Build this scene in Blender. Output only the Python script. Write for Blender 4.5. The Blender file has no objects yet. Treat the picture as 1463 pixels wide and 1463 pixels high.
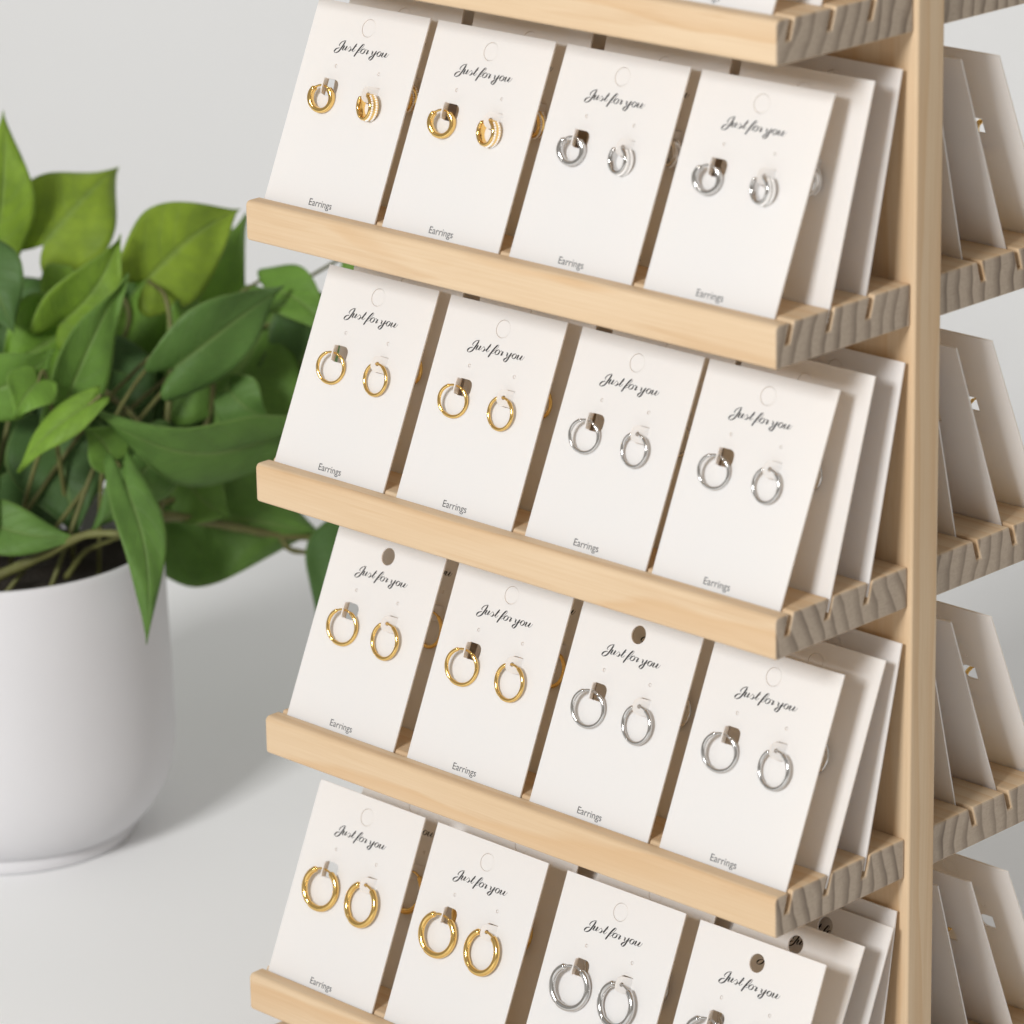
import bpy, bmesh, math, random
from mathutils import Vector, Matrix, noise
random.seed(7)
CM = 0.01
R = math.radians
scene = bpy.context.scene
COL = scene.collection

# ------------------------------------------------------------------ camera
cam_data = bpy.data.cameras.new('camera')
cam = bpy.data.objects.new('camera', cam_data); COL.objects.link(cam)
scene.camera = cam
right = Vector((0.72244, 0.69127, -0.01507)); fwd = Vector((-0.66343, 0.68687, -0.29678)).normalized()
right = (right - fwd*right.dot(fwd)).normalized(); up = right.cross(fwd)
CAM_POS = Vector((90.7233, -93.5651, 25.9362))
m = Matrix((right, up, -fwd)).transposed().to_4x4(); m.translation = CAM_POS*CM
cam.matrix_world = m
cam_data.sensor_fit = 'HORIZONTAL'; cam_data.sensor_width = 36
cam_data.lens = 5943.41/1463*36
cam_data.shift_x = (731.5-789.137)/1463; cam_data.shift_y = (596.065-731.5)/1463
cam_data.clip_start = 0.05; cam_data.clip_end = 50
cam_data.dof.use_dof = True; cam_data.dof.focus_distance = 1.44; cam_data.dof.aperture_fstop = 14

# ------------------------------------------------------------------ light
world = bpy.data.worlds.new('World'); scene.world = world; world.use_nodes = True
wn = world.node_tree; wn.nodes.clear()
wo = wn.nodes.new('ShaderNodeOutputWorld'); wb = wn.nodes.new('ShaderNodeBackground')
wt = wn.nodes.new('ShaderNodeTexCoord'); ws = wn.nodes.new('ShaderNodeSeparateXYZ'); wr = wn.nodes.new('ShaderNodeValToRGB')
wn.links.new(wt.outputs['Generated'], ws.inputs[0]); wn.links.new(ws.outputs['Z'], wr.inputs[0])
wr.color_ramp.elements[0].position = 0.0; wr.color_ramp.elements[0].color = (0.41, 0.385, 0.345, 1)
wr.color_ramp.elements[1].position = 0.9; wr.color_ramp.elements[1].color = (0.47, 0.465, 0.45, 1)
wn.links.new(wr.outputs[0], wb.inputs[0]); wn.links.new(wb.outputs[0], wo.inputs[0])
wb.inputs[1].default_value = 0.84
key_data = bpy.data.lights.new('softbox', 'AREA'); key = bpy.data.objects.new('softbox', key_data); COL.objects.link(key)
key_data.shape = 'RECTANGLE'; key_data.size = 0.62; key_data.size_y = 0.55
key_data.energy = 75; key_data.color = (1.0, 0.99, 0.975)
ELEV = R(27); d = Vector((0.23, -1, 0)).normalized()
tgt = Vector((-8, 3, -24))*CM
key.location = tgt + Vector((d.x*math.cos(ELEV), d.y*math.cos(ELEV), math.sin(ELEV)))*3.0
key.rotation_euler = (tgt-key.location).to_track_quat('-Z', 'Y').to_euler()
scene.view_settings.view_transform = 'Standard'; scene.view_settings.look = 'None'
scene.view_settings.gamma = 1; scene.view_settings.exposure = 0
scene.render.engine = 'CYCLES'

# ------------------------------------------------------------------ helpers
def tag(o, label=None, cat=None, group=None, kind=None):
    if label: o['label'] = label
    if cat: o['category'] = cat
    if group: o['group'] = group
    if kind: o['kind'] = kind
    return o
def finish(bm, name, mat, smooth=False):
    bmesh.ops.scale(bm, vec=(CM,)*3, verts=bm.verts)
    me = bpy.data.meshes.new(name); bm.to_mesh(me); bm.free()
    if mat: me.materials.append(mat)
    if smooth:
        for p in me.polygons: p.use_smooth = True
    return me
def link(name, data, parent=None, loc=(0,0,0), rot=(0,0,0)):
    o = bpy.data.objects.new(name, data); COL.objects.link(o)
    o.location = Vector(loc)*CM; o.rotation_euler = rot
    if parent: o.parent = parent
    return o
def extrude_profile(bm, pts, axis_fn, a, b):
    """closed polygon pts extruded between a and b; axis_fn(p, t) -> 3D point"""
    A = [bm.verts.new(axis_fn(p, a)) for p in pts]; B = [bm.verts.new(axis_fn(p, b)) for p in pts]
    n = len(pts)
    for i in range(n): bm.faces.new((A[i], A[(i+1)%n], B[(i+1)%n], B[i]))
    bm.faces.new(A[::-1]); bm.faces.new(B)
    bmesh.ops.recalc_face_normals(bm, faces=bm.faces)
def tube(bm, pts, rad, seg=8):
    """round tube through points, rad a number or list"""
    pts = [Vector(p) for p in pts]; n = len(pts)
    rads = rad if isinstance(rad, (list, tuple)) else [rad]*n
    rings = []; prev = None
    for i, p in enumerate(pts):
        t = (pts[min(i+1, n-1)]-pts[max(i-1, 0)]).normalized()
        if prev is None:
            s = t.cross(Vector((0, 0, 1)));
            if s.length < 1e-3: s = t.cross(Vector((1, 0, 0)))
            s.normalize()
        else: s = (prev - t*prev.dot(t)).normalized()
        prev = s; u = t.cross(s)
        rings.append([bm.verts.new(p+(s*math.cos(2*math.pi*k/seg)+u*math.sin(2*math.pi*k/seg))*rads[i]) for k in range(seg)])
    for i in range(n-1):
        for k in range(seg): bm.faces.new((rings[i][k], rings[i][(k+1)%seg], rings[i+1][(k+1)%seg], rings[i+1][k]))
    bm.faces.new(rings[0][::-1]); bm.faces.new(rings[-1])
def spline(pts, n=8):
    pts = [Vector(p) for p in pts]; P = [pts[0]*2-pts[1]]+pts+[pts[-1]*2-pts[-2]]; out = []
    for i in range(1, len(P)-2):
        for k in range(n):
            t = k/n; a, b, c, e = P[i-1], P[i], P[i+1], P[i+2]
            out.append(0.5*((2*b)+(c-a)*t+(2*a-5*b+4*c-e)*t*t+(3*b-a-3*c+e)*t**3))
    out.append(pts[-1]); return out

# ------------------------------------------------------------------ materials
class N:
    def __init__(s, name):
        s.m = bpy.data.materials.new(name); s.m.use_nodes = True; s.t = s.m.node_tree
        s.t.nodes.clear(); s.out = s('ShaderNodeOutputMaterial'); s.p = s('ShaderNodeBsdfPrincipled')
        s.l(s.p.outputs[0], s.out.inputs[0])
    def __call__(s, typ, **kw):
        n = s.t.nodes.new(typ)
        for k, v in kw.items(): setattr(n, k, v)
        return n
    def l(s, a, b): s.t.links.new(a, b)
    def math(s, op, a, b=None, clamp=False):
        n = s('ShaderNodeMath', operation=op, use_clamp=clamp)
        for i, v in enumerate((a, b)):
            if v is None: continue
            if hasattr(v, 'links'): s.l(v, n.inputs[i])
            else: n.inputs[i].default_value = v
        return n.outputs[0]
    def ramp(s, f, stops):
        n = s('ShaderNodeValToRGB'); cr = n.color_ramp
        while len(cr.elements) < len(stops): cr.elements.new(0.5)
        for e, (p, c) in zip(cr.elements, stops): e.position = p; e.color = (*c, 1) if len(c) == 3 else c
        s.l(f, n.inputs[0]); return n.outputs[0]
    def mix(s, f, a, b, typ='MIX'):
        n = s('ShaderNodeMix', data_type='RGBA', blend_type=typ)
        for i, v in ((0, f), (6, a), (7, b)):
            if hasattr(v, 'links'): s.l(v, n.inputs[i])
            else: n.inputs[i].default_value = v if i == 0 else (*v, 1)
        return n.outputs[2]
    def noise(s, vec, scale, detail=4, rough=.5, dist=0):
        n = s('ShaderNodeTexNoise'); s.l(vec, n.inputs['Vector'])
        n.inputs['Scale'].default_value = scale; n.inputs['Detail'].default_value = detail
        n.inputs['Roughness'].default_value = rough; n.inputs['Distortion'].default_value = dist
        return n.outputs[0]
    def mapping(s, vec, scale=(1,1,1), loc=(0,0,0), rot=(0,0,0)):
        n = s('ShaderNodeMapping'); s.l(vec, n.inputs[0])
        n.inputs['Scale'].default_value = scale; n.inputs['Location'].default_value = loc; n.inputs['Rotation'].default_value = rot
        return n.outputs[0]
    def bump(s, h, strength, dist=0.001):
        n = s('ShaderNodeBump'); s.l(h, n.inputs['Height']); n.inputs['Strength'].default_value = strength
        n.inputs['Distance'].default_value = dist; s.l(n.outputs[0], s.p.inputs['Normal'])

def simple(name, col, rough=.5, metal=0, **kw):
    n = N(name); n.p.inputs['Base Color'].default_value = (*col, 1)
    n.p.inputs['Roughness'].default_value = rough; n.p.inputs['Metallic'].default_value = metal
    for k, v in kw.items(): n.p.inputs[k].default_value = v
    return n.m

def wood(name, grain='X'):
    """solid pine: growth rings round a pith that lies outside the piece, long fibres, grey-brown end grain with some shade painted in"""
    n = N(name)
    tc = n('ShaderNodeTexCoord'); oi = n('ShaderNodeObjectInfo')
    v = n.mapping(tc.outputs['Object'], (100, 100, 100))           # centimetres
    nv = tc.outputs['Normal']
    if grain == 'Z':
        sp = n('ShaderNodeSeparateXYZ'); n.l(v, sp.inputs[0]); cb = n('ShaderNodeCombineXYZ')
        n.l(sp.outputs[2], cb.inputs[0]); n.l(sp.outputs[1], cb.inputs[1]); n.l(sp.outputs[0], cb.inputs[2]); v = cb.outputs[0]
        sp = n('ShaderNodeSeparateXYZ'); n.l(nv, sp.inputs[0]); cb = n('ShaderNodeCombineXYZ')
        n.l(sp.outputs[2], cb.inputs[0]); n.l(sp.outputs[1], cb.inputs[1]); n.l(sp.outputs[0], cb.inputs[2]); nv = cb.outputs[0]
    off = n('ShaderNodeCombineXYZ'); rnd = oi.outputs['Random']
    n.l(n.math('MULTIPLY', rnd, 431.0), off.inputs[0])
    n.l(n.math('MULTIPLY', n.math('FRACT', n.math('MULTIPLY', rnd, 7.31)), 15.0), off.inputs[1])
    n.l(n.math('MULTIPLY', n.math('SUBTRACT', n.math('FRACT', n.math('MULTIPLY', rnd, 13.7)), .35), 24.0), off.inputs[2])
    add = n('ShaderNodeVectorMath', operation='ADD'); n.l(v, add.inputs[0]); n.l(off.outputs[0], add.inputs[1]); q = add.outputs[0]
    # slow wander of the rings along the grain
    wob = n.noise(n.mapping(q, (.045, .22, .22)), 1.0, 3, .5)
    wob2 = n.noise(n.mapping(q, (.25, .9, .9)), 1.0, 2, .5)
    sp = n('ShaderNodeSeparateXYZ'); n.l(q, sp.inputs[0])
    y = n.math('ADD', sp.outputs[1], 5.0); z = n.math('SUBTRACT', sp.outputs[2], 2.0)
    r = n.math('SQRT', n.math('ADD', n.math('MULTIPLY', y, y), n.math('MULTIPLY', n.math('MULTIPLY', z, z), .5)))
    r = n.math('ADD', r, n.math('MULTIPLY', wob, 1.9)); r = n.math('ADD', r, n.math('MULTIPLY', wob2, .14))
    ph = n.math('FRACT', n.math('MULTIPLY', r, 1.5))
    ring = n.ramp(ph, [(0, (0, 0, 0)), (.45, (.12,)*3), (.80, (.75,)*3), (.9, (1, 1, 1)), (1, (0, 0, 0))])
    fib = n.noise(n.mapping(q, (.22, 11, 11)), 1.0, 5, .62)
    big = n.noise(n.mapping(q, (.06, .3, .3)), 1.0, 2)
    base = n.mix(n.ramp(big, [(.3, (0,)*3), (.7, (1,)*3)]), (.665, .515, .35), (.615, .455, .29))
    long = n.mix(n.math('MULTIPLY', ring, .62), base, (.57, .37, .20))
    long = n.mix(n.math('MULTIPLY', n.ramp(fib, [(.38, (0,)*3), (.72, (1,)*3)]), .25), long, (.5, .32, .17))
    strk = n.noise(n.mapping(q, (.11, 1.5, 1.5)), 1.0, 3, .55, .6)
    long = n.mix(n.math('MULTIPLY', n.ramp(strk, [(.56, (0,)*3), (.70, (1,)*3)]), .34), long, (.50, .315, .165))
    # end grain: darker, greyer, with some shade of the end faces put into the colour, the late wood almost black-brown, with saw marks
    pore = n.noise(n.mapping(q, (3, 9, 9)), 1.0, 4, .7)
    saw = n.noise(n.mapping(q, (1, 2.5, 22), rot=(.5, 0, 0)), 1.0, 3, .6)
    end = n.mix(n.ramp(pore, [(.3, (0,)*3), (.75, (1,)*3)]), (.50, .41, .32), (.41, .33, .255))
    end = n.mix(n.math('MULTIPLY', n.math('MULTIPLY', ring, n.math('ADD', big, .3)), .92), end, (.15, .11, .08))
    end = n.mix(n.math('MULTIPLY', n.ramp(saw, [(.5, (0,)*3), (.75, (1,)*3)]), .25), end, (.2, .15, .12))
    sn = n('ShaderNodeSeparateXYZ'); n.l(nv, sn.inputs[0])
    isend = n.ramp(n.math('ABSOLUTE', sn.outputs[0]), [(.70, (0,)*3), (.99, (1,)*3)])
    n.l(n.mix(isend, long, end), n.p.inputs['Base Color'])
    n.p.inputs['Roughness'].default_value = .55; n.p.inputs['Specular IOR Level'].default_value = .3
    n.bump(n.math('ADD', fib, n.math('MULTIPLY', pore, .6)), .22, .0003)
    return n.m

def paper():
    n = N('card_paper'); tc = n('ShaderNodeTexCoord')
    f = n.noise(n.mapping(tc.outputs['Object'], (1500, 1500, 1500)), 1.0, 3, .6)
    n.l(n.mix(f, (.865, .905, .945), (.84, .88, .92)), n.p.inputs['Base Color'])
    n.p.inputs['Roughness'].default_value = .62; n.p.inputs['Specular IOR Level'].default_value = .25
    n.bump(f, .05, .0001)
    tr = n('ShaderNodeBsdfTranslucent'); tr.inputs[0].default_value = (1.0, .76, .46, 1)
    mx = n('ShaderNodeMixShader'); mx.inputs[0].default_value = .32
    n.l(n.p.outputs[0], mx.inputs[1]); n.l(tr.outputs[0], mx.inputs[2]); n.l(mx.outputs[0], n.out.inputs[0])
    return n.m
def metal(name, col, col2):
    n = N(name); tc = n('ShaderNodeTexCoord')
    f = n.noise(n.mapping(tc.outputs['Object'], (400, 400, 400)), 1.0, 3)
    n.l(n.mix(f, col, col2), n.p.inputs['Base Color'])
    n.p.inputs['Metallic'].default_value = 1
    n.l(n.ramp(f, [(.3, (.10,)*3), (.7, (.19,)*3)]), n.p.inputs['Roughness']); return n.m
def leaf_mat():
    n = N('leaf_green'); uv = n('ShaderNodeUVMap'); at = n('ShaderNodeAttribute', attribute_type='OBJECT', attribute_name='tone')
    tc = n('ShaderNodeTexCoord')
    s = n('ShaderNodeSeparateXYZ'); n.l(uv.outputs[0], s.inputs[0])
    a = n.math('ABSOLUTE', n.math('SUBTRACT', s.outputs[0], .5))      # 0 at the midrib
    rib = n.ramp(a, [(0, (1,)*3), (.02, (.8,)*3), (.045, (0,)*3)])
    lat = n.math('FRACT', n.math('MULTIPLY', n.math('SUBTRACT', s.outputs[1], n.math('MULTIPLY', a, .55)), 8.0))
    lat = n.ramp(lat, [(0, (0,)*3), (.44, (0,)*3), (.5, (1,)*3), (.56, (0,)*3), (1, (0,)*3)])
    blot = n.noise(n.mapping(tc.outputs['Object'], (70, 70, 70)), 1.0, 5, .65)
    fine = n.noise(n.mapping(tc.outputs['Object'], (500, 500, 500)), 1.0, 3)
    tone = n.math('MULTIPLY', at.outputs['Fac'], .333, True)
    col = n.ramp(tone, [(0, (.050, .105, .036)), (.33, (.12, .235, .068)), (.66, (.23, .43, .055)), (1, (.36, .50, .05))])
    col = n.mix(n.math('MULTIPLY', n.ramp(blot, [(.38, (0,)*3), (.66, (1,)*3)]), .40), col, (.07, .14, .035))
    col = n.mix(n.math('MULTIPLY', n.math('ADD', rib, n.math('MULTIPLY', lat, .42)), .42), col, (.26, .36, .12))
    rim_light = n.ramp(a, [(.472, (0,)*3), (.495, (1,)*3)])  # paler margin: light showing at the thin leaf edge, painted into the colour
    col = n.mix(n.math('MULTIPLY', rim_light, .45), col, (.30, .42, .14))
    n.l(col, n.p.inputs['Base Color']); n.p.inputs['Roughness'].default_value = .52; n.p.inputs['Specular IOR Level'].default_value = .3
    h = n.math('SUBTRACT', n.math('MULTIPLY', fine, .2), n.math('ADD', n.math('MULTIPLY', rib, .8), n.math('MULTIPLY', lat, .3)))
    n.bump(h, .6, .0010)
    tr = n('ShaderNodeBsdfTranslucent'); n.l(n.mix(.5, col, (.30, .48, .03)), tr.inputs[0])
    mx = n('ShaderNodeMixShader'); mx.inputs[0].default_value = .36
    n.l(n.p.outputs[0], mx.inputs[1]); n.l(tr.outputs[0], mx.inputs[2]); n.l(mx.outputs[0], n.out.inputs[0])
    return n.m
def mottled(name, c1, c2, scale, rough, bump=0.0, spec=.4):
    n = N(name); tc = n('ShaderNodeTexCoord')
    f = n.noise(n.mapping(tc.outputs['Object'], (scale,)*3), 1.0, 5, .6)
    n.l(n.mix(f, c1, c2), n.p.inputs['Base Color']); n.p.inputs['Roughness'].default_value = rough
    n.p.inputs['Specular IOR Level'].default_value = spec
    if bump: n.bump(f, bump, .002)
    return n.m
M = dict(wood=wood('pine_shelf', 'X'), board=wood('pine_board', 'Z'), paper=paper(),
         gold=metal('polished_gold', (.90, .62, .23), (.86, .57, .19)), silver=metal('polished_silver', (.66, .65, .64), (.60, .59, .58)),
         ink=mottled('black_ink', (.016, .015, .015), (.024, .022, .022), 900, .6), grey_ink=mottled('grey_ink', (.05, .05, .052), (.075, .075, .078), 900, .6),
         leaf=leaf_mat(), stem=mottled('stem_bark', (.17, .19, .055), (.10, .085, .03), 120, .6, .3),
         pot=mottled('matt_ceramic', (.69, .685, .705), (.665, .66, .68), 60, .45, .02),
         soil=mottled('dark_soil', (.02, .016, .012), (.05, .038, .028), 300, .95, 1.0),
         table=mottled('white_tabletop', (.90, .905, .91), (.885, .89, .895), 6, .55, 0, .25),
         crystal=simple('clear_crystal', (.92, .90, .88), .04, 0, **{'Specular IOR Level': 1.0}))

# ------------------------------------------------------------------ setting: white table sweeping up into the wall
TZ = -42.5
H2 = Vector((-.42, .91, 0)).normalized(); S2 = Vector((.91, .42, 0)).normalized()
bm = bmesh.new(); prof = [(-190, TZ), (50, TZ)]
W0, RC = 85.0, 70.0
prof += [(W0+RC*math.sin(a), TZ+RC*(1-math.cos(a))) for a in [math.pi/2*k/24 for k in range(25)]]
prof += [(W0+RC, 160)]
rows = []
for s, z in prof:
    rows.append([bm.verts.new(H2*s+S2*w+Vector((-2, 4, z))) for w in (-330, -110, 110, 330)])
for a, b in zip(rows, rows[1:]):
    for k in range(3): bm.faces.new((a[k], a[k+1], b[k+1], b[k]))
bmesh.ops.recalc_face_normals(bm, faces=bm.faces)
sweep = link('table_and_wall', finish(bm, 'table_and_wall', M['table'], True)); tag(sweep, 'seamless white tabletop curving up into a pale grey wall', 'table', kind='structure')

# ------------------------------------------------------------------ wooden stand
XL, XR, DEP, TH, PITCH = -14.317, 10.001, 6.594, 1.43, 9.593
Y0, SP, EXT = 0.773, 1.952, 1.252
BB = DEP+1.366
def zrow(k): return -k*PITCH-(0.122 if k == 4 else 0)
def shelf_profile(front, back, slots):
    pts = []
    def arc(cy, cz, r, a0, a1, n=6):
        for k in range(n+1):
            a = R(a0+(a1-a0)*k/n); pts.append((cy+r*math.cos(a), cz+r*math.sin(a)))
    arc(front+.12, -TH+.12, .12, 270, 180, 4); arc(front+.2, -.2, .2, 180, 90, 6)
    a = .30; w = .20; dp = .74
    for s in slots:
        hw = w/2/math.cos(a); dy, dz = -math.sin(a)*dp, -math.cos(a)*dp
        pts.extend([(s-hw, 0), (s-hw+dy, dz), (s+hw+dy, dz), (s+hw, 0)])
    pts.append((back, 0)); pts.append((back, -TH)); return pts
def shelf_mesh(front, slots, mirror=None):
    bm = bmesh.new(); pr = shelf_profile(front, DEP, slots)
    if mirror is not None: pr = [(mirror-y, z) for y, z in pr]
    extrude_profile(bm, pr, lambda p, t: (t, p[0], p[1]), XL, XR)
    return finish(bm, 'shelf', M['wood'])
stand = link('display_stand', None, None, ((XL+XR)/2, (DEP+BB)/2, TZ))
tag(stand, 'tall double-sided pine display stand with slotted shelves full of white cards', 'display stand')
def part(o):
    o.parent = stand; o.matrix_parent_inverse = Matrix.Translation(-stand.location); return o
def bev(o, w, seg=2):
    b = o.modifiers.new('bevel', 'BEVEL'); b.width = w*CM; b.segments = seg; b.limit_method = 'ANGLE'; b.angle_limit = R(40)
    b.harden_normals = False; return o
SL3 = [Y0+i*SP for i in range(3)]; SL4 = [Y0-EXT+i*1.9 for i in range(4)]
me3 = shelf_mesh(0, SL3); me4 = shelf_mesh(-EXT, SL4)
MIR = BB+DEP
mb3 = shelf_mesh(-.25, [s-.25 for s in SL3], MIR); mb4 = shelf_mesh(-EXT-.25, [s-.25 for s in SL4], MIR)
for k in range(5):
    o = part(link('shelf', me4 if k == 4 else me3, None, (0, 0, zrow(k)))); bev(o, .07)
    o = part(link('rear_shelf', mb4 if k == 4 else mb3, None, (0, 0, zrow(k)))); bev(o, .07)
def box(name, lo, hi, mat, b=.12):
    bm = bmesh.new(); bmesh.ops.create_cube(bm, size=1)
    c = [(l+h)/2 for l, h in zip(lo, hi)]
    bmesh.ops.scale(bm, vec=[h-l for l, h in zip(lo, hi)], verts=bm.verts); 
    o = link(name, finish(bm, name, mat), None, c); bev(o, b, 3); return o
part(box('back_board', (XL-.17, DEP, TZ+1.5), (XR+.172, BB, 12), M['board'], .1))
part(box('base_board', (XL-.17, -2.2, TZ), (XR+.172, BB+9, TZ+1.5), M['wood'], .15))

# ------------------------------------------------------------------ earring cards
CW, CT, CB, TK = 5.5, 7.2, -.52, .03
FH = 4.2; HX = 1.28                                            # flap height, hinge offset
def circle(cx, cz, r, n): return [(cx+r*math.cos(2*math.pi*k/n), cz+r*math.sin(2*math.pi*k/n)) for k in range(n)]
def dee(hx, sgn, w, h, cz, r=.22):
    """flap outline: straight on the hinge side, rounded corners on the other"""
    pts = [(0, -h/2)]
    for k in range(6): a = R(-90+90*k/5); pts.append((w-r+r*math.cos(a), -h/2+r+r*math.sin(a)))
    for k in range(6): a = R(90*k/5); pts.append((w-r+r*math.cos(a), h/2-r+r*math.sin(a)))
    pts.append((0, h/2)); return [(hx+sgn*x, cz+z) for x, z in pts]
def plate(loops, y0, y1, name, mat):
    bm = bmesh.new(); es = []
    for lp in loops:
        vs = [bm.verts.new((x, y0, z)) for x, z in lp]
        es += [bm.edges.new((vs[i], vs[(i+1)%len(vs)])) for i in range(len(vs))]
    r = bmesh.ops.triangle_fill(bm, edges=es, use_beauty=True, use_dissolve=False, normal=(0, -1, 0))
    fs = [f for f in bm.faces]
    ex = bmesh.ops.extrude_face_region(bm, geom=fs)
    bmesh.ops.translate(bm, vec=(0, y1-y0, 0), verts=[g for g in ex['geom'] if isinstance(g, bmesh.types.BMVert)])
    bmesh.ops.recalc_face_normals(bm, faces=bm.faces)
    return finish(bm, name, mat)
rect = [(-CW/2, CB), (CW/2, CB), (CW/2, CT), (-CW/2, CT)]
HOLE = (0, 6.47, .32)
card_me = plate([rect, circle(*HOLE, 28), dee(-HX, 1, .58, .60, FH), dee(HX, -1, .58, .60, FH),
                 circle(-1.06, 4.98, .062, 10), circle(1.06, 4.98, .062, 10)], -TK, TK, 'card', M['paper'])
disc_me = plate([circle(0, 0, HOLE[2]-.014, 28)], -TK+.012, TK-.002, 'punch_disc', M['paper'])
pin_me = plate([circle(0, 0, .047, 10)], -TK+.010, TK-.002, 'pin_disc', M['paper'])
flap_l = plate([dee(0, 1, .56, .57, 0), circle(.34, 0, .075, 10)], -.018, .018, 'flap', M['paper'])
flap_r = plate([dee(0, -1, .56, .57, 0), circle(-.34, 0, .075, 10)], -.018, .018, 'flap', M['paper'])
STROKES = [
('T', 0.5, [(-1.04, 5.9), (-1.11, 5.89), (-1.22, 5.84), (-1.3, 5.75), (-1.31, 5.69), (-1.26, 5.68)]),
('T', 1, [(-1.07, 5.88), (-1.11, 5.77), (-1.18, 5.63), (-1.26, 5.5), (-1.37, 5.43), (-1.46, 5.43), (-1.47, 5.49), (-1.4, 5.57), (-1.27, 5.62)]),
('T', 1, [(-1.05, 5.73), (-1.09, 5.63), (-1.11, 5.57), (-1.08, 5.55)]),
('t', 1, [(-1.08, 5.55), (-1.02, 5.59), (-0.94, 5.73)]),
('T', 1, [(-0.92, 5.73), (-0.97, 5.63), (-0.99, 5.58), (-0.95, 5.57)]),
('t', 1, [(-0.95, 5.57), (-0.89, 5.61), (-0.78, 5.73)]),
('T', 0.8, [(-0.78, 5.73), (-0.72, 5.67), (-0.73, 5.61), (-0.78, 5.56), (-0.84, 5.57)]),
('t', 1, [(-0.76, 5.56), (-0.67, 5.63), (-0.6, 5.7)]),
('T', 1, [(-0.49, 5.87), (-0.57, 5.73), (-0.63, 5.61), (-0.6, 5.57)]),
('t', 1, [(-0.6, 5.57), (-0.55, 5.59), (-0.49, 5.66)]),
('t', 0.9, [(-0.6, 5.75), (-0.54, 5.77), (-0.47, 5.77)]),
('T', 1, [(-0.18, 5.89), (-0.26, 5.8), (-0.35, 5.66), (-0.43, 5.51), (-0.48, 5.41)]),
('t', 1.2, [(-0.33, 5.7), (-0.25, 5.85), (-0.18, 5.9), (-0.13, 5.88), (-0.16, 5.8), (-0.25, 5.7), (-0.33, 5.63)]),
('t', 1, [(-0.39, 5.57), (-0.3, 5.58), (-0.23, 5.63)]),
('T', 0.85, [(-0.09, 5.74), (-0.17, 5.7), (-0.21, 5.63), (-0.19, 5.57), (-0.12, 5.57), (-0.05, 5.62), (-0.03, 5.7), (-0.06, 5.74), (-0.1, 5.74)]),
('t', 1, [(-0.05, 5.72), (0.01, 5.71), (0.05, 5.74)]),
('T', 0.8, [(0.04, 5.74), (0.1, 5.71), (0.14, 5.72)]),
('T', 1, [(0.14, 5.72), (0.1, 5.65), (0.07, 5.57)]),
('t', 1, [(0.07, 5.57), (0.12, 5.59), (0.17, 5.64)]),
('T', 1, [(0.29, 5.72), (0.35, 5.71), (0.34, 5.64), (0.34, 5.59)]),
('t', 1, [(0.34, 5.58), (0.41, 5.61), (0.52, 5.74)]),
('T', 1, [(0.53, 5.75), (0.47, 5.63), (0.41, 5.48), (0.33, 5.4), (0.26, 5.42), (0.28, 5.49), (0.38, 5.56)]),
('t', 1, [(0.38, 5.56), (0.48, 5.61), (0.58, 5.68)]),
('T', 0.85, [(0.7, 5.75), (0.62, 5.71), (0.59, 5.63), (0.61, 5.58), (0.68, 5.58), (0.74, 5.63), (0.76, 5.7), (0.73, 5.74), (0.69, 5.75)]),
('t', 1, [(0.74, 5.72), (0.8, 5.71), (0.85, 5.74)]),
('T', 1, [(0.87, 5.74), (0.83, 5.64), (0.82, 5.59), (0.86, 5.57)]),
('t', 1, [(0.86, 5.57), (0.92, 5.62), (1.02, 5.74)]),
('T', 1, [(1.03, 5.75), (0.98, 5.65), (0.96, 5.6), (1.0, 5.58)]),
('t', 1, [(1.0, 5.58), (1.07, 5.62), (1.14, 5.73)])]
def script_mesh():
    bm = bmesh.new(); sl = Vector((-.42, -.91))
    for f, w, pts in STROKES:
        P = spline([(x+.14, y, 0) for x, y in pts], 6); n = len(P); L = []; Rr = []
        for i, p in enumerate(P):
            t = (P[min(i+1, n-1)]-P[max(i-1, 0)]).to_2d().normalized()
            if f == 't': hw = .0062*w
            else:
                e = min(1, min(i, n-1-i)/3+.35)
                hw = .0072+.023*w*max(0, abs(t.dot(sl)))**3*e
            nn = Vector((-t.y, t.x))
            L.append(bm.verts.new((p.x+nn.x*hw, 0, p.y+nn.y*hw))); Rr.append(bm.verts.new((p.x-nn.x*hw, 0, p.y-nn.y*hw)))
        for i in range(n-1): bm.faces.new((L[i], Rr[i], Rr[i+1], L[i+1]))
    return finish(bm, 'greeting_print', M['ink'])
greet_me = script_mesh()
def type_mesh():
    cu = bpy.data.curves.new('word', 'FONT'); cu.body = 'Earrings'; cu.size = 1; cu.align_x = 'CENTER'
    o = bpy.data.objects.new('word', cu); COL.objects.link(o)
    dg = bpy.context.evaluated_depsgraph_get(); me = bpy.data.meshes.new_from_object(o.evaluated_get(dg))
    bpy.data.objects.remove(o); xs = [v.co.x for v in me.vertices]; ys = [v.co.y for v in me.vertices]
    w = max(xs)-min(xs); x0 = (max(xs)+min(xs))/2; cap = max(ys)
    for v in me.vertices:
        x, y = v.co.x, v.co.y; v.co = ((x-x0)/w*1.12*CM, 0, y/cap*.235*CM)
    me.materials.clear(); me.materials.append(M['grey_ink']); me.name = 'product_print'; return me
type_me = type_mesh()

SHELF = ['fifth shelf up', 'fourth shelf up', 'third shelf up', 'second shelf up', 'lowest shelf']
STACK = ['stack nearest the plant', 'second stack from plant', 'third stack from plant', 'stack farthest from plant']
STACKS = ['nearest the plant', 'second from plant', 'third from plant', 'farthest from plant']
DEPTH = ['front row', 'second row', 'third row', 'fourth row']
def metal_of(j): return 'gold' if j < 2 else 'silver'
STYLE = [None, 'small chunky %s hoops', 'slim %s hoops', 'medium %s hoops', 'large thick %s hoops']

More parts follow.
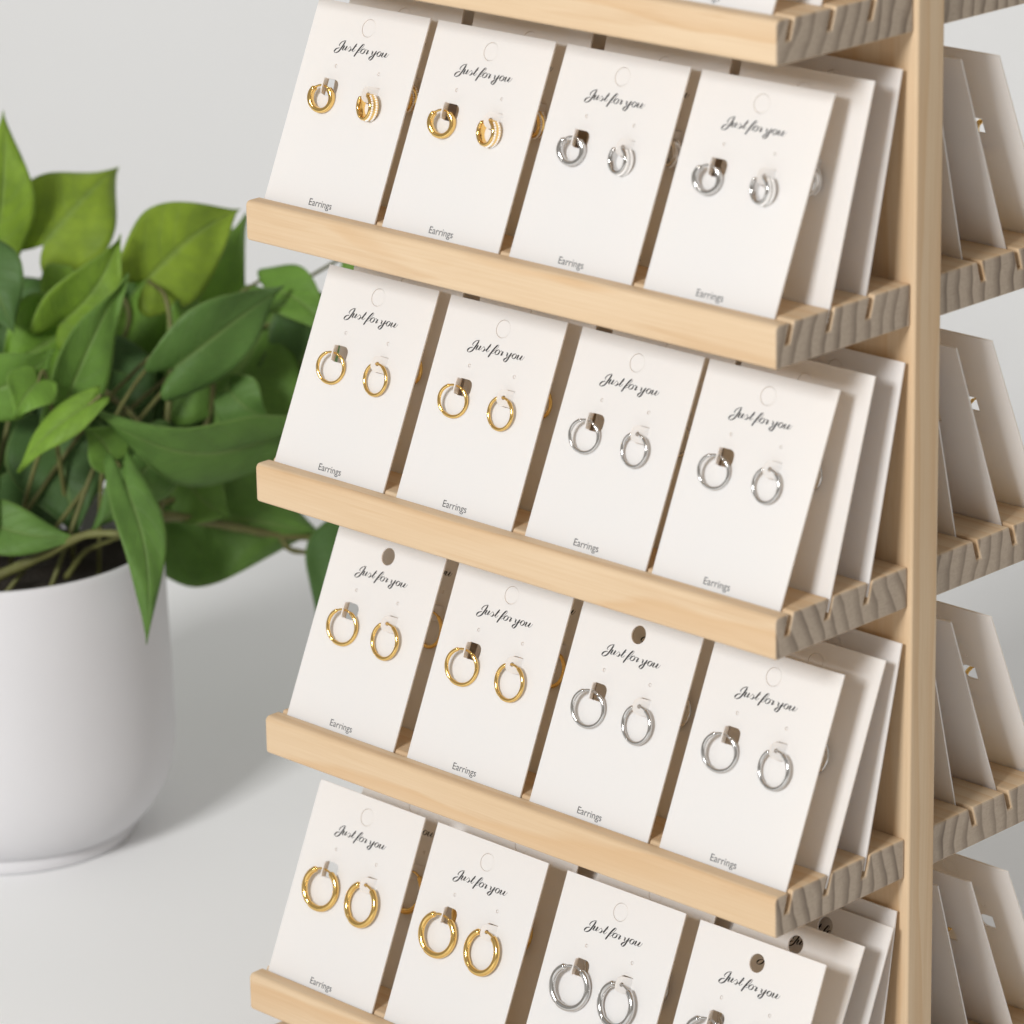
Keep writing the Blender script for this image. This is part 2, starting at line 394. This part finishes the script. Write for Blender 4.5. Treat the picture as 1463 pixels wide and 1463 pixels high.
def card(x, y, z, tilt, label, group, back=False, opened=False, roll=0.0, fl=72, fr=50):
    c = link('earring_card', card_me, None, (x, y, z), (-tilt, 0, math.pi if back else 0)); c.rotation_euler[1] = roll; c.rotation_euler[0] += random.uniform(-.006, .006); c.rotation_euler[2] += R(random.uniform(-.5, .5))
    tag(c, label, 'earring card', group)
    if not opened: link('punch_out_disc', disc_me, c, (0, 0, HOLE[1]))
    for s in (-1, 1): link('pin_disc', pin_me, c, (s*1.06, 0, 4.98))
    link('flap', flap_l, c, (-HX+.01, -TK+.02, FH), (0, 0, -R(fl)))
    link('flap', flap_r, c, (HX-.01, -TK+.02, FH), (0, 0, R(fr)))
    link('greeting_print', greet_me, c, (0, -TK-.004, 0))
    link('product_print', type_me, c, (0.0, -TK-.004, .085))
    bpy.context.view_layer.update()
    return c

# ------------------------------------------------------------------ hoop earrings
def hoop_parts(Ro, rad, ax, metalname, stones=False, a0=118, a1=62):
    """ring in the XZ plane hanging from its top at the origin; rad / ax = half thickness radially / along the axis"""
    Rm = Ro-rad; bm = bmesh.new(); SEG = 14; n = 64; rings = []
    span = 360-(a0-a1); seam = 238
    for i in range(n+1):
        a = a0+span*i/n; k = 1.0
        if i in (0, n): k = .72
        if abs(a-seam) < span/n*.6: k = .84
        ar = R(a); c = Vector((math.cos(ar)*Rm, 0, math.sin(ar)*Rm-Rm)); e = Vector((math.cos(ar), 0, math.sin(ar)))
        ring = []
        for s in range(SEG):
            t = 2*math.pi*s/SEG; ct, st = math.cos(t), math.sin(t)
            if ax > rad*1.3:                                # wide band: squarer section
                ct = math.copysign(abs(ct)**.55, ct); st = math.copysign(abs(st)**.7, st)
            ring.append(bm.verts.new(c+e*(rad*k*ct)+Vector((0, ax*k*st, 0))))
        rings.append(ring)
    for i in range(n):
        for s in range(SEG): bm.faces.new((rings[i][s], rings[i][(s+1)%SEG], rings[i+1][(s+1)%SEG], rings[i+1][s]))
    bm.faces.new(rings[0][::-1]); bm.faces.new(rings[-1]); bmesh.ops.recalc_face_normals(bm, faces=bm.faces)
    out = [('ring', finish(bm, 'ring', M[metalname], True))]
    bm = bmesh.new()
    tube(bm, [(math.cos(R(a))*Rm, 0, math.sin(R(a))*Rm-Rm) for a in [a1-4+(a0-a1+8)*k/8 for k in range(9)]], .042, 8)
    bmesh.ops.recalc_face_normals(bm, faces=bm.faces); out.append(('post', finish(bm, 'post', M[metalname], True)))
    bm = bmesh.new(); ar = R(seam); c = Vector((math.cos(ar)*(Rm), 0, math.sin(ar)*(Rm)-Rm))
    tube(bm, [c+Vector((0, -ax*.97, 0)), c+Vector((0, ax*.97, 0))], rad*.42, 10)
    ar = R(a0-1); c = Vector((math.cos(ar)*Rm, 0, math.sin(ar)*Rm-Rm)); tube(bm, [c+Vector((0, -ax*.6, 0)), c+Vector((0, ax*.6, 0))], rad*.4, 8)
    bmesh.ops.recalc_face_normals(bm, faces=bm.faces); out.append(('hinge', finish(bm, 'hinge', M[metalname], True)))
    if stones:
        bm = bmesh.new()
        for i in range(13):
            a = R(-76+i*10.2)
            for s in (-1, 1):
                aa = a+(R(5.1) if s == 1 else 0); e = Vector((math.cos(aa), 0, math.sin(aa)))
                c = e*(Rm+rad*.96)+Vector((0, s*ax*.45, -Rm))
                bmesh.ops.create_icosphere(bm, subdivisions=1, radius=.047, matrix=Matrix.Translation(c))
        out.append(('pave_stones', finish(bm, 'pave_stones', M['crystal'])))
    return out
HOOPS = {}
for mt in ('gold', 'silver'):
    HOOPS[1, 0, mt] = (hoop_parts(.53, .092, .13, mt, False, 135, 58), .53, .092)
    HOOPS[1, 1, mt] = (hoop_parts(.49, .070, .19, mt, True, 128, 66), .49, .070)
    for row, Ro, rd in ((2, .61, .062), (3, .70, .072), (4, .85, .115)):
        HOOPS[row, 0, mt] = (hoop_parts(Ro, rd, rd, mt, False, 116, 62), Ro, rd)
        HOOPS[row, 1, mt] = HOOPS[row, 0, mt]
HSTYLE = [None, 'small chunky %s hoop', 'slim %s hoop', 'medium %s hoop', 'large thick %s hoop']
def hoop(c, row, side, mt, label, group, fl, fr):
    parts, Ro, rd = HOOPS[row, side, mt]; Rm = Ro-rd
    th = R(fl if side == 0 else fr); sg = 1 if side == 0 else -1
    hx = -sg*HX+sg*.34*math.cos(th); hy = -TK-.34*math.sin(th)
    pitch = math.asin(min(.6, max(0, (abs(hy)-TK-rd-.03)/(2*Rm))))
    ymid = abs(hy)-Rm*math.sin(pitch); lim = math.asin(max(0, min(.9, (ymid-TK-rd-.01)/Rm)))
    yaw = min(R(17), lim)+R(random.uniform(-2, 0)) if side == 0 else -min(R(20 if row == 1 else 4), lim)+R(random.uniform(0, 3))
    mw = c.matrix_world @ Matrix.Translation(Vector((hx, hy, FH-.0))*CM) @ Matrix.Rotation(yaw, 4, 'Z') @ Matrix.Rotation(pitch, 4, 'X') @ Matrix.Rotation(R(random.uniform(-5, 5)), 4, 'Y')
    root = bpy.data.objects.new('hoop_earring', None); COL.objects.link(root); root.matrix_world = mw
    root.empty_display_size = .005
    tag(root, label, 'earring', group)
    for nm, me in parts:
        o = link(nm, me, root)
        if nm == 'pave_stones': o['kind'] = 'stuff'
    return root

GX = {1: (-14.117, -8.225, -2.231, 3.803), 2: (-14.075, -7.881, -1.726, 4.054), 3: (-13.919, -7.7, -1.735, 4.3), 4: (-14.083, -7.978, -1.513, 4.696), 0: (-14.1, -8.0, -1.9, 3.7)}
TILT = {0: .41, 1: .418, 2: .421, 3: .412, 4: .411}
REAR = {1: [(.6, .30), (.45, .235)], 2: [(.5, .305), (.4, .235)], 3: [(.2, .40), (.15, .235)], 4: [(-.2, .46), (-.25, .40), (-.35, .17)], 0: [(.3, .35)]}
OPEN = {(3, 0, 0), (3, 2, 0), (4, 3, 0), (4, 3, 1), (4, 3, 2)}
for k in range(5):
    slots = SL4 if k == 4 else SL3
    for j in range(4):
        nd = 1 if k == 0 and j < 3 else (2 if k == 0 else len(slots))
        for dd in range(nd):
            if dd == 0: x, t = GX[k][j]+CW/2, TILT[k]
            else:
                dx, t = REAR[k][dd-1]; dx = max(dx, .45) if j == 0 else dx; x = GX[k][j]+CW/2+dx+(0 if j == 3 else random.uniform(-.2, .2)); t += 0 if j == 3 else random.uniform(-.02, .0)
                x = max(XL+CW/2-.05+.1*random.random(), min(x, XR-CW/2-.02))
            fl, fr = random.uniform(58, 68), random.uniform(44, 58)
            hs = (STYLE[k] % metal_of(j)) if k and dd < 2 else None
            lab = 'white card %s%s, %s, %s' % (('with '+hs+', ') if hs else '', DEPTH[dd], STACK[j], SHELF[k])
            lab = lab.replace('card front', 'card, front').replace('card second', 'card, second').replace('card third', 'card, third').replace('card rear', 'card, rear')
            if (k, j, dd) in OPEN: lab = lab.replace('white card', 'hole-punched white card')
            c = card(x, slots[dd], zrow(k), t, lab, 'earring cards on the front shelves', opened=(k, j, dd) in OPEN, roll=R(random.uniform(-.3, .3)) if dd else R(random.uniform(-.12, .12)), fl=fl, fr=fr)
            if k and dd < 2:
                for side in (0, 1):
                    hl = '%s under word %s, %s %s, %s' % (HSTYLE[k] % metal_of(j), ('Just', 'you')[side], DEPTH[dd], STACKS[j], SHELF[k])
                    if k == 1 and side == 1: hl = hl.replace('small chunky', 'crystal-set')
                    hoop(c, k, side, metal_of(j), hl, 'hoop earrings on the cards', fl, fr)
# rear side of the stand: cards lean the other way, seen from behind past the edge of the board
for k in range(1, 5):
    slots = [MIR-(s-.25) for s in (SL4 if k == 4 else SL3)][::-1]
    tl = [.235, .36, .41] if k < 4 else [.17, .30, .38, .41]
    for i, y in enumerate(slots):
        fl, fr = random.uniform(58, 68), random.uniform(44, 58)
        lab = 'blank back of white card in %s slot behind the board, %s' % ((('inner', 'middle', 'outer') if k < 4 else ('innermost', 'second', 'third', 'outermost'))[i], SHELF[k])
        c = card(XR-CW/2-(.12+.32*(len(slots)-1-i))+random.uniform(-.08, .08), y, zrow(k), tl[i], lab, 'earring cards on the rear shelves', back=True, fl=fl, fr=fr, roll=R(random.uniform(-.3, .3)))
        if (k, i) in ((2, 0), (2, 2), (2, 1), (4, 1), (4, 2), (1, 2), (3, 2)):
            for side in (0, 1):
                hoop(c, k, side, 'gold', '%s under word %s on rear card, %s slot, %s' % (HSTYLE[k] % 'gold', ('Just', 'you')[side], (('inner', 'middle', 'outer') if k < 4 else ('innermost', 'second', 'third', 'outermost'))[i], SHELF[k]), 'hoop earrings on the rear cards', fl, fr)

# ------------------------------------------------------------------ potted plant
PX, PY = -39.1, 7.7
plant = link('potted_plant', None, None, (PX, PY, TZ))
tag(plant, 'heart-leaved green trailing plant in a round white ceramic pot', 'potted plant')
def lathe(prof, n, name, mat, smooth=True, close=False):
    bm = bmesh.new(); rings = []
    for r, z in prof:
        rings.append([bm.verts.new((r*math.cos(2*math.pi*k/n), r*math.sin(2*math.pi*k/n), z)) for k in range(n)])
    for a, b in zip(rings, rings[1:]):
        for k in range(n): bm.faces.new((a[k], a[(k+1)%n], b[(k+1)%n], b[k]))
    if close: bm.faces.new(rings[0][::-1]); bm.faces.new(rings[-1])
    bmesh.ops.recalc_face_normals(bm, faces=bm.faces)
    return finish(bm, name, mat, smooth)
pp = [(4.9, .62), (5.38, .7), (5.75, 1.0), (6.15, 1.45), (6.5, 2.05), (6.77, 2.8), (6.92, 3.6), (6.97, 4.6), (6.95, 7), (6.87, 10), (6.80, 12.6), (6.77, 12.8), (6.70, 12.88), (6.60, 12.88), (6.53, 12.8), (6.5, 12.5), (6.5, 11.0), (6.4, 10.6)]
pot = link('pot', lathe(pp, 96, 'pot', M['pot']), plant)
fr_ = link('foot_ring', lathe([(5.0, 0), (5.16, .03), (5.22, .12), (5.28, .60), (5.2, .72), (4.9, .7), (4.85, .3), (5.0, 0)], 96, 'foot_ring', M['pot']), pot)
bm = bmesh.new(); rr = [0, 1.2, 2.4, 3.6, 4.8, 5.8, 6.49]; rings = []
for r in rr[1:]:
    rings.append([bm.verts.new((r*math.cos(2*math.pi*k/40), r*math.sin(2*math.pi*k/40), 11.2+.5*noise.noise(Vector((r*math.cos(2*math.pi*k/40)*.9, r*math.sin(2*math.pi*k/40)*.9, 3)))*(r < 6))) for k in range(40)])
c0 = bm.verts.new((0, 0, 11.3))
for k in range(40): bm.faces.new((c0, rings[0][k], rings[0][(k+1)%40]))
for a, b in zip(rings, rings[1:]):
    for k in range(40): bm.faces.new((a[k], b[k], b[(k+1)%40], a[(k+1)%40]))
link('soil', finish(bm, 'soil', M['soil'], True), plant)
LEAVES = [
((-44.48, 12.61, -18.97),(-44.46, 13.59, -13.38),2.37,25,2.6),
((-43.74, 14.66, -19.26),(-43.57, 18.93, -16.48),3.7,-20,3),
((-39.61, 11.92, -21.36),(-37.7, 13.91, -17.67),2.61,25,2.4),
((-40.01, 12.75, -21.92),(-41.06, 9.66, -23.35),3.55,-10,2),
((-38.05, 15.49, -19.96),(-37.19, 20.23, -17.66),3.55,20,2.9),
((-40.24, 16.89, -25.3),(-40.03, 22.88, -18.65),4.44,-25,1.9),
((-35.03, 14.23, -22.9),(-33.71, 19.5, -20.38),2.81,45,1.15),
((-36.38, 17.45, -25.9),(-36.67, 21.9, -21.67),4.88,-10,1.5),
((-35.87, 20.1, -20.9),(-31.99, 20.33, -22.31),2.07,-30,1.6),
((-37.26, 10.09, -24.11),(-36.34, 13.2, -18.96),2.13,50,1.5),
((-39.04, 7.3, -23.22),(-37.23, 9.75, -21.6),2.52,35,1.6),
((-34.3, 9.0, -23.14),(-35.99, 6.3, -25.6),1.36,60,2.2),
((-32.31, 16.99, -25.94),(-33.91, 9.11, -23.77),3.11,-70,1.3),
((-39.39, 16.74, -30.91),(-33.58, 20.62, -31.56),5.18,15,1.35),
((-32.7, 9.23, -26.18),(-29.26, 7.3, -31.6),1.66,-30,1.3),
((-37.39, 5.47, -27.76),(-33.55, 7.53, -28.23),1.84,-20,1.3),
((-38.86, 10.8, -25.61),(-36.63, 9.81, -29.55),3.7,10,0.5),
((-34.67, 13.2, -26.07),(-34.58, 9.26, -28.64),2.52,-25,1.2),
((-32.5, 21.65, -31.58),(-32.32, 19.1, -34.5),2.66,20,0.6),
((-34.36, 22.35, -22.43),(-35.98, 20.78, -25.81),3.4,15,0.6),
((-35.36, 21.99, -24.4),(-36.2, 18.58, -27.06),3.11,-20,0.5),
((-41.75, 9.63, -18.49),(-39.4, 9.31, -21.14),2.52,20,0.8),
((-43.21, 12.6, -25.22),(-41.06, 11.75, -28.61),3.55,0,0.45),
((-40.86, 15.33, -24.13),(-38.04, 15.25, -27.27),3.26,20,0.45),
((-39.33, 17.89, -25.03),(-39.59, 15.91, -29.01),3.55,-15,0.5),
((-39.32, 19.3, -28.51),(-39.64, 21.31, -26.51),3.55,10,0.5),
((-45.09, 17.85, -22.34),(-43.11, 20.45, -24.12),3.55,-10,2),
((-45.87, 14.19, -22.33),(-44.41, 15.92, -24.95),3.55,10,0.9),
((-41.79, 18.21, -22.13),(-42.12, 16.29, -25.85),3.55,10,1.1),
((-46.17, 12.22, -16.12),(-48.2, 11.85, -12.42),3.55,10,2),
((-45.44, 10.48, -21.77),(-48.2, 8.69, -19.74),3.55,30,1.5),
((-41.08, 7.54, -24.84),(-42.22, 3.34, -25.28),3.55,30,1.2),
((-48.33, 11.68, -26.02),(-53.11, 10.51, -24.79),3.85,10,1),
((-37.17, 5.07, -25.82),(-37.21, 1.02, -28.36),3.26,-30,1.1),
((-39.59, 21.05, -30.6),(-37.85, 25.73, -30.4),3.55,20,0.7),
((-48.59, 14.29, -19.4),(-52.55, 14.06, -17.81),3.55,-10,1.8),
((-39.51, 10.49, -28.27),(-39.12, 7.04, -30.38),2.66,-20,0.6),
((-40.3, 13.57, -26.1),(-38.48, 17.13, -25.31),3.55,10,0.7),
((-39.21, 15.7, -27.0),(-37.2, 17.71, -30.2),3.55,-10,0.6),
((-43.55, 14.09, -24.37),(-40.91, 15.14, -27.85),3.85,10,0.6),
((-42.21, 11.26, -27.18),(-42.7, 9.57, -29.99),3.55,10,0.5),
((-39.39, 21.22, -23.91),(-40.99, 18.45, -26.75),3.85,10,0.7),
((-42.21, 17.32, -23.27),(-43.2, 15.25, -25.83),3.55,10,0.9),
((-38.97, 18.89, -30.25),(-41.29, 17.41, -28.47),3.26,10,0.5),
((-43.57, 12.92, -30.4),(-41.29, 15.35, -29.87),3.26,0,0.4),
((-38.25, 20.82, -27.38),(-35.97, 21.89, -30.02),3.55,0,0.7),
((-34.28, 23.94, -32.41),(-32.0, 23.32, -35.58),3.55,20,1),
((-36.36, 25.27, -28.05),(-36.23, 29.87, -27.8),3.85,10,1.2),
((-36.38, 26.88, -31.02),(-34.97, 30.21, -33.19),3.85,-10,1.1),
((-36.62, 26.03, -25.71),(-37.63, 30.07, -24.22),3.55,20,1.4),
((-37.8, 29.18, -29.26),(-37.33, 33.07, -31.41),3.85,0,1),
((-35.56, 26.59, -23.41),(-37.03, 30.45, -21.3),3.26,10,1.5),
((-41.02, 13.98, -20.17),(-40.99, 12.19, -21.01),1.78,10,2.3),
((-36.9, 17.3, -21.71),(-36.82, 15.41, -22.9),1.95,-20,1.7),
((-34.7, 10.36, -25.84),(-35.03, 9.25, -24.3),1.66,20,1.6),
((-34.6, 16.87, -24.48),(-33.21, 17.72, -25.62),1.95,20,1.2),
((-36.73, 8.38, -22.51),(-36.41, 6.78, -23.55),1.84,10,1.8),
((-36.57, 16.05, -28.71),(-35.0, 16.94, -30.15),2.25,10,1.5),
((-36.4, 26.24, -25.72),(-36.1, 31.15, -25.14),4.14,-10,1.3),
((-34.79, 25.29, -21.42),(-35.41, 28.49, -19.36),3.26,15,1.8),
((-37.5, 29.11, -23.35),(-37.45, 33.43, -23.6),3.85,5,1.2),
((-36.39, 27.3, -19.92),(-37.0, 30.54, -17.81),3.55,10,2)]
STEMS = [[(-37.44, 5.68, -30.54), (-35.24, 6.89, -29.29), (-33.43, 7.66, -28.18), (-32.02, 8.39, -27.96)], [(-35.84, 8.58, -30.79), (-34.77, 8.7, -29.51), (-33.5, 8.78, -28.79), (-32.31, 8.73, -28.21)], [(-35.48, 12.31, -29.69), (-36.21, 14.5, -29.73), (-35.65, 17.49, -30.81), (-34.77, 19.48, -31.53), (-33.49, 21.95, -32.04)], [(-36.53, 12.85, -29.45), (-36.87, 15.49, -29.32), (-36.97, 18.36, -29.21), (-36.19, 20.48, -29.41)], [(-34.2, 12.17, -29.52), (-35.42, 13.8, -26.37), (-35.89, 14.78, -23.04), (-36.55, 15.23, -20.54), (-37.97, 15.54, -20.01)], [(-38.01, 14.55, -28.96), (-36.86, 16.38, -27.29), (-36.51, 17.32, -25.89), (-36.17, 17.41, -23.07), (-37.04, 18.39, -22.22)], [(-38.4, 13.23, -24.4), (-36.49, 13.26, -25.24), (-35.11, 12.78, -26.06)], [(-39.7, 15.35, -26.7), (-37.51, 16.46, -29.01), (-36.24, 17.46, -26.18)], [(-40.43, 11.02, -31.72), (-42.01, 11.94, -26.06), (-43.38, 12.7, -21.25), (-44.23, 12.91, -18.84)], [(-39.57, 11.84, -31.74), (-41.37, 15.68, -25.56), (-41.26, 17.14, -22.43), (-42.55, 16.58, -20.84), (-43.73, 14.65, -19.32)], [(-38.56, 18.4, -28.93), (-38.25, 18.26, -29.94), (-38.22, 17.86, -30.94)], [(-42.04, 12.34, -31.81), (-41.17, 13.23, -24.95), (-39.92, 12.74, -22.14), (-39.55, 11.94, -21.44)], [(-34.77, 19.48, -31.53), (-34.33, 19.65, -32.11), (-33.55, 20.36, -32.21), (-32.98, 21.07, -31.85)]]
ORG = Vector((PX, PY, TZ))
def leaf_mesh(B, T, wid, roll, seed):
    rng = random.Random(seed); ax = T-B; L = ax.length; ax.normalize()
    v = (CAM_POS-B).normalized(); n = (v-ax*v.dot(ax)).normalized(); n = Matrix.Rotation(R(roll), 3, ax) @ n
    s = ax.cross(n)
    nt, ns = 22, 12; fold = rng.uniform(.10, .24); arch = rng.uniform(.05, .14); curl = rng.uniform(-.05, .12); wav = rng.uniform(.03, .075); bend = rng.uniform(-.08, .08)
    bm = bmesh.new(); uvl = bm.loops.layers.uv.new('UVMap'); grid = []; uvs = {}
    W2 = wid/2
    for i in range(nt+1):
        t = i/nt; row = []
        if t < .3: w = .60+.40*math.sin(math.pi/2*t/.3)
        else: u_ = (t-.3)/.7; w = max(0, 1-u_**1.55)**1.35
        w *= W2
        for k in range(ns+1):
            u = k/ns*2-1
            back = .20*L*math.sin(math.pi*.70*abs(u)**.85)*max(0, 1-t*2.0)**1.6
            along = t*L-back
            lat = u*w+bend*L*math.sin(math.pi*t)
            h = fold*abs(u)*w - curl*W2*u*u*2 + arch*L*math.sin(math.pi*t) - .06*L*t*t + wav*W2*math.sin(9*t+3*u+seed)*abs(u)*2
            row.append(bm.verts.new(B-ORG+ax*along+s*lat+n*h)); uvs[row[-1]] = (k/ns, t)
        grid.append(row)
    for i in range(nt):
        for k in range(ns):
            try: f = bm.faces.new((grid[i][k], grid[i][k+1], grid[i+1][k+1], grid[i+1][k]))
            except ValueError: continue
            for lp in f.loops: lp[uvl].uv = uvs[lp.vert]
    bmesh.ops.remove_doubles(bm, verts=bm.verts, dist=1e-4)
    return finish(bm, 'leaf', M['leaf'], True)
listed = [Vector(s[-1]) for s in STEMS]
for i, (b, t, w, roll, tone) in enumerate(LEAVES):
    B, T = Vector(b), Vector(t)
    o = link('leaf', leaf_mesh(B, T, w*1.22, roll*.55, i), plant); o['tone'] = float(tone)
    so = o.modifiers.new('thickness', 'SOLIDIFY'); so.thickness = .025*CM; so.offset = 0
    if tone >= 1.55 and min((B-q).length for q in listed) > 1.2:
        rng = random.Random(i+50); root = Vector((PX+rng.uniform(-3.5, 3.5), PY+rng.uniform(-3.5, 3.5), TZ+11.1))
        mid = root.lerp(B, .5)+Vector((0, 0, 2.2)); bm = bmesh.new()
        hook = B+(B-T).normalized()*.5
        tube(bm, [p-ORG for p in spline([root, mid, hook, B+(T-B)*.04], 7)], [.11-.05*k/21 for k in range(22)], 7)
        bmesh.ops.recalc_face_normals(bm, faces=bm.faces)
        link('stem', finish(bm, 'stem', M['stem'], True), plant)
for i, s in enumerate(STEMS):
    P = spline(s, 7); bm = bmesh.new(); n = len(P); r0 = .24 if i in (0, 2) else .15
    tube(bm, [p-ORG for p in P], [r0*(1-.4*k/n)*(1+.10*math.sin(k*1.7+i)) for k in range(n)], 8)
    bmesh.ops.recalc_face_normals(bm, faces=bm.faces)
    link('stem', finish(bm, 'stem', M['stem'], True), plant)
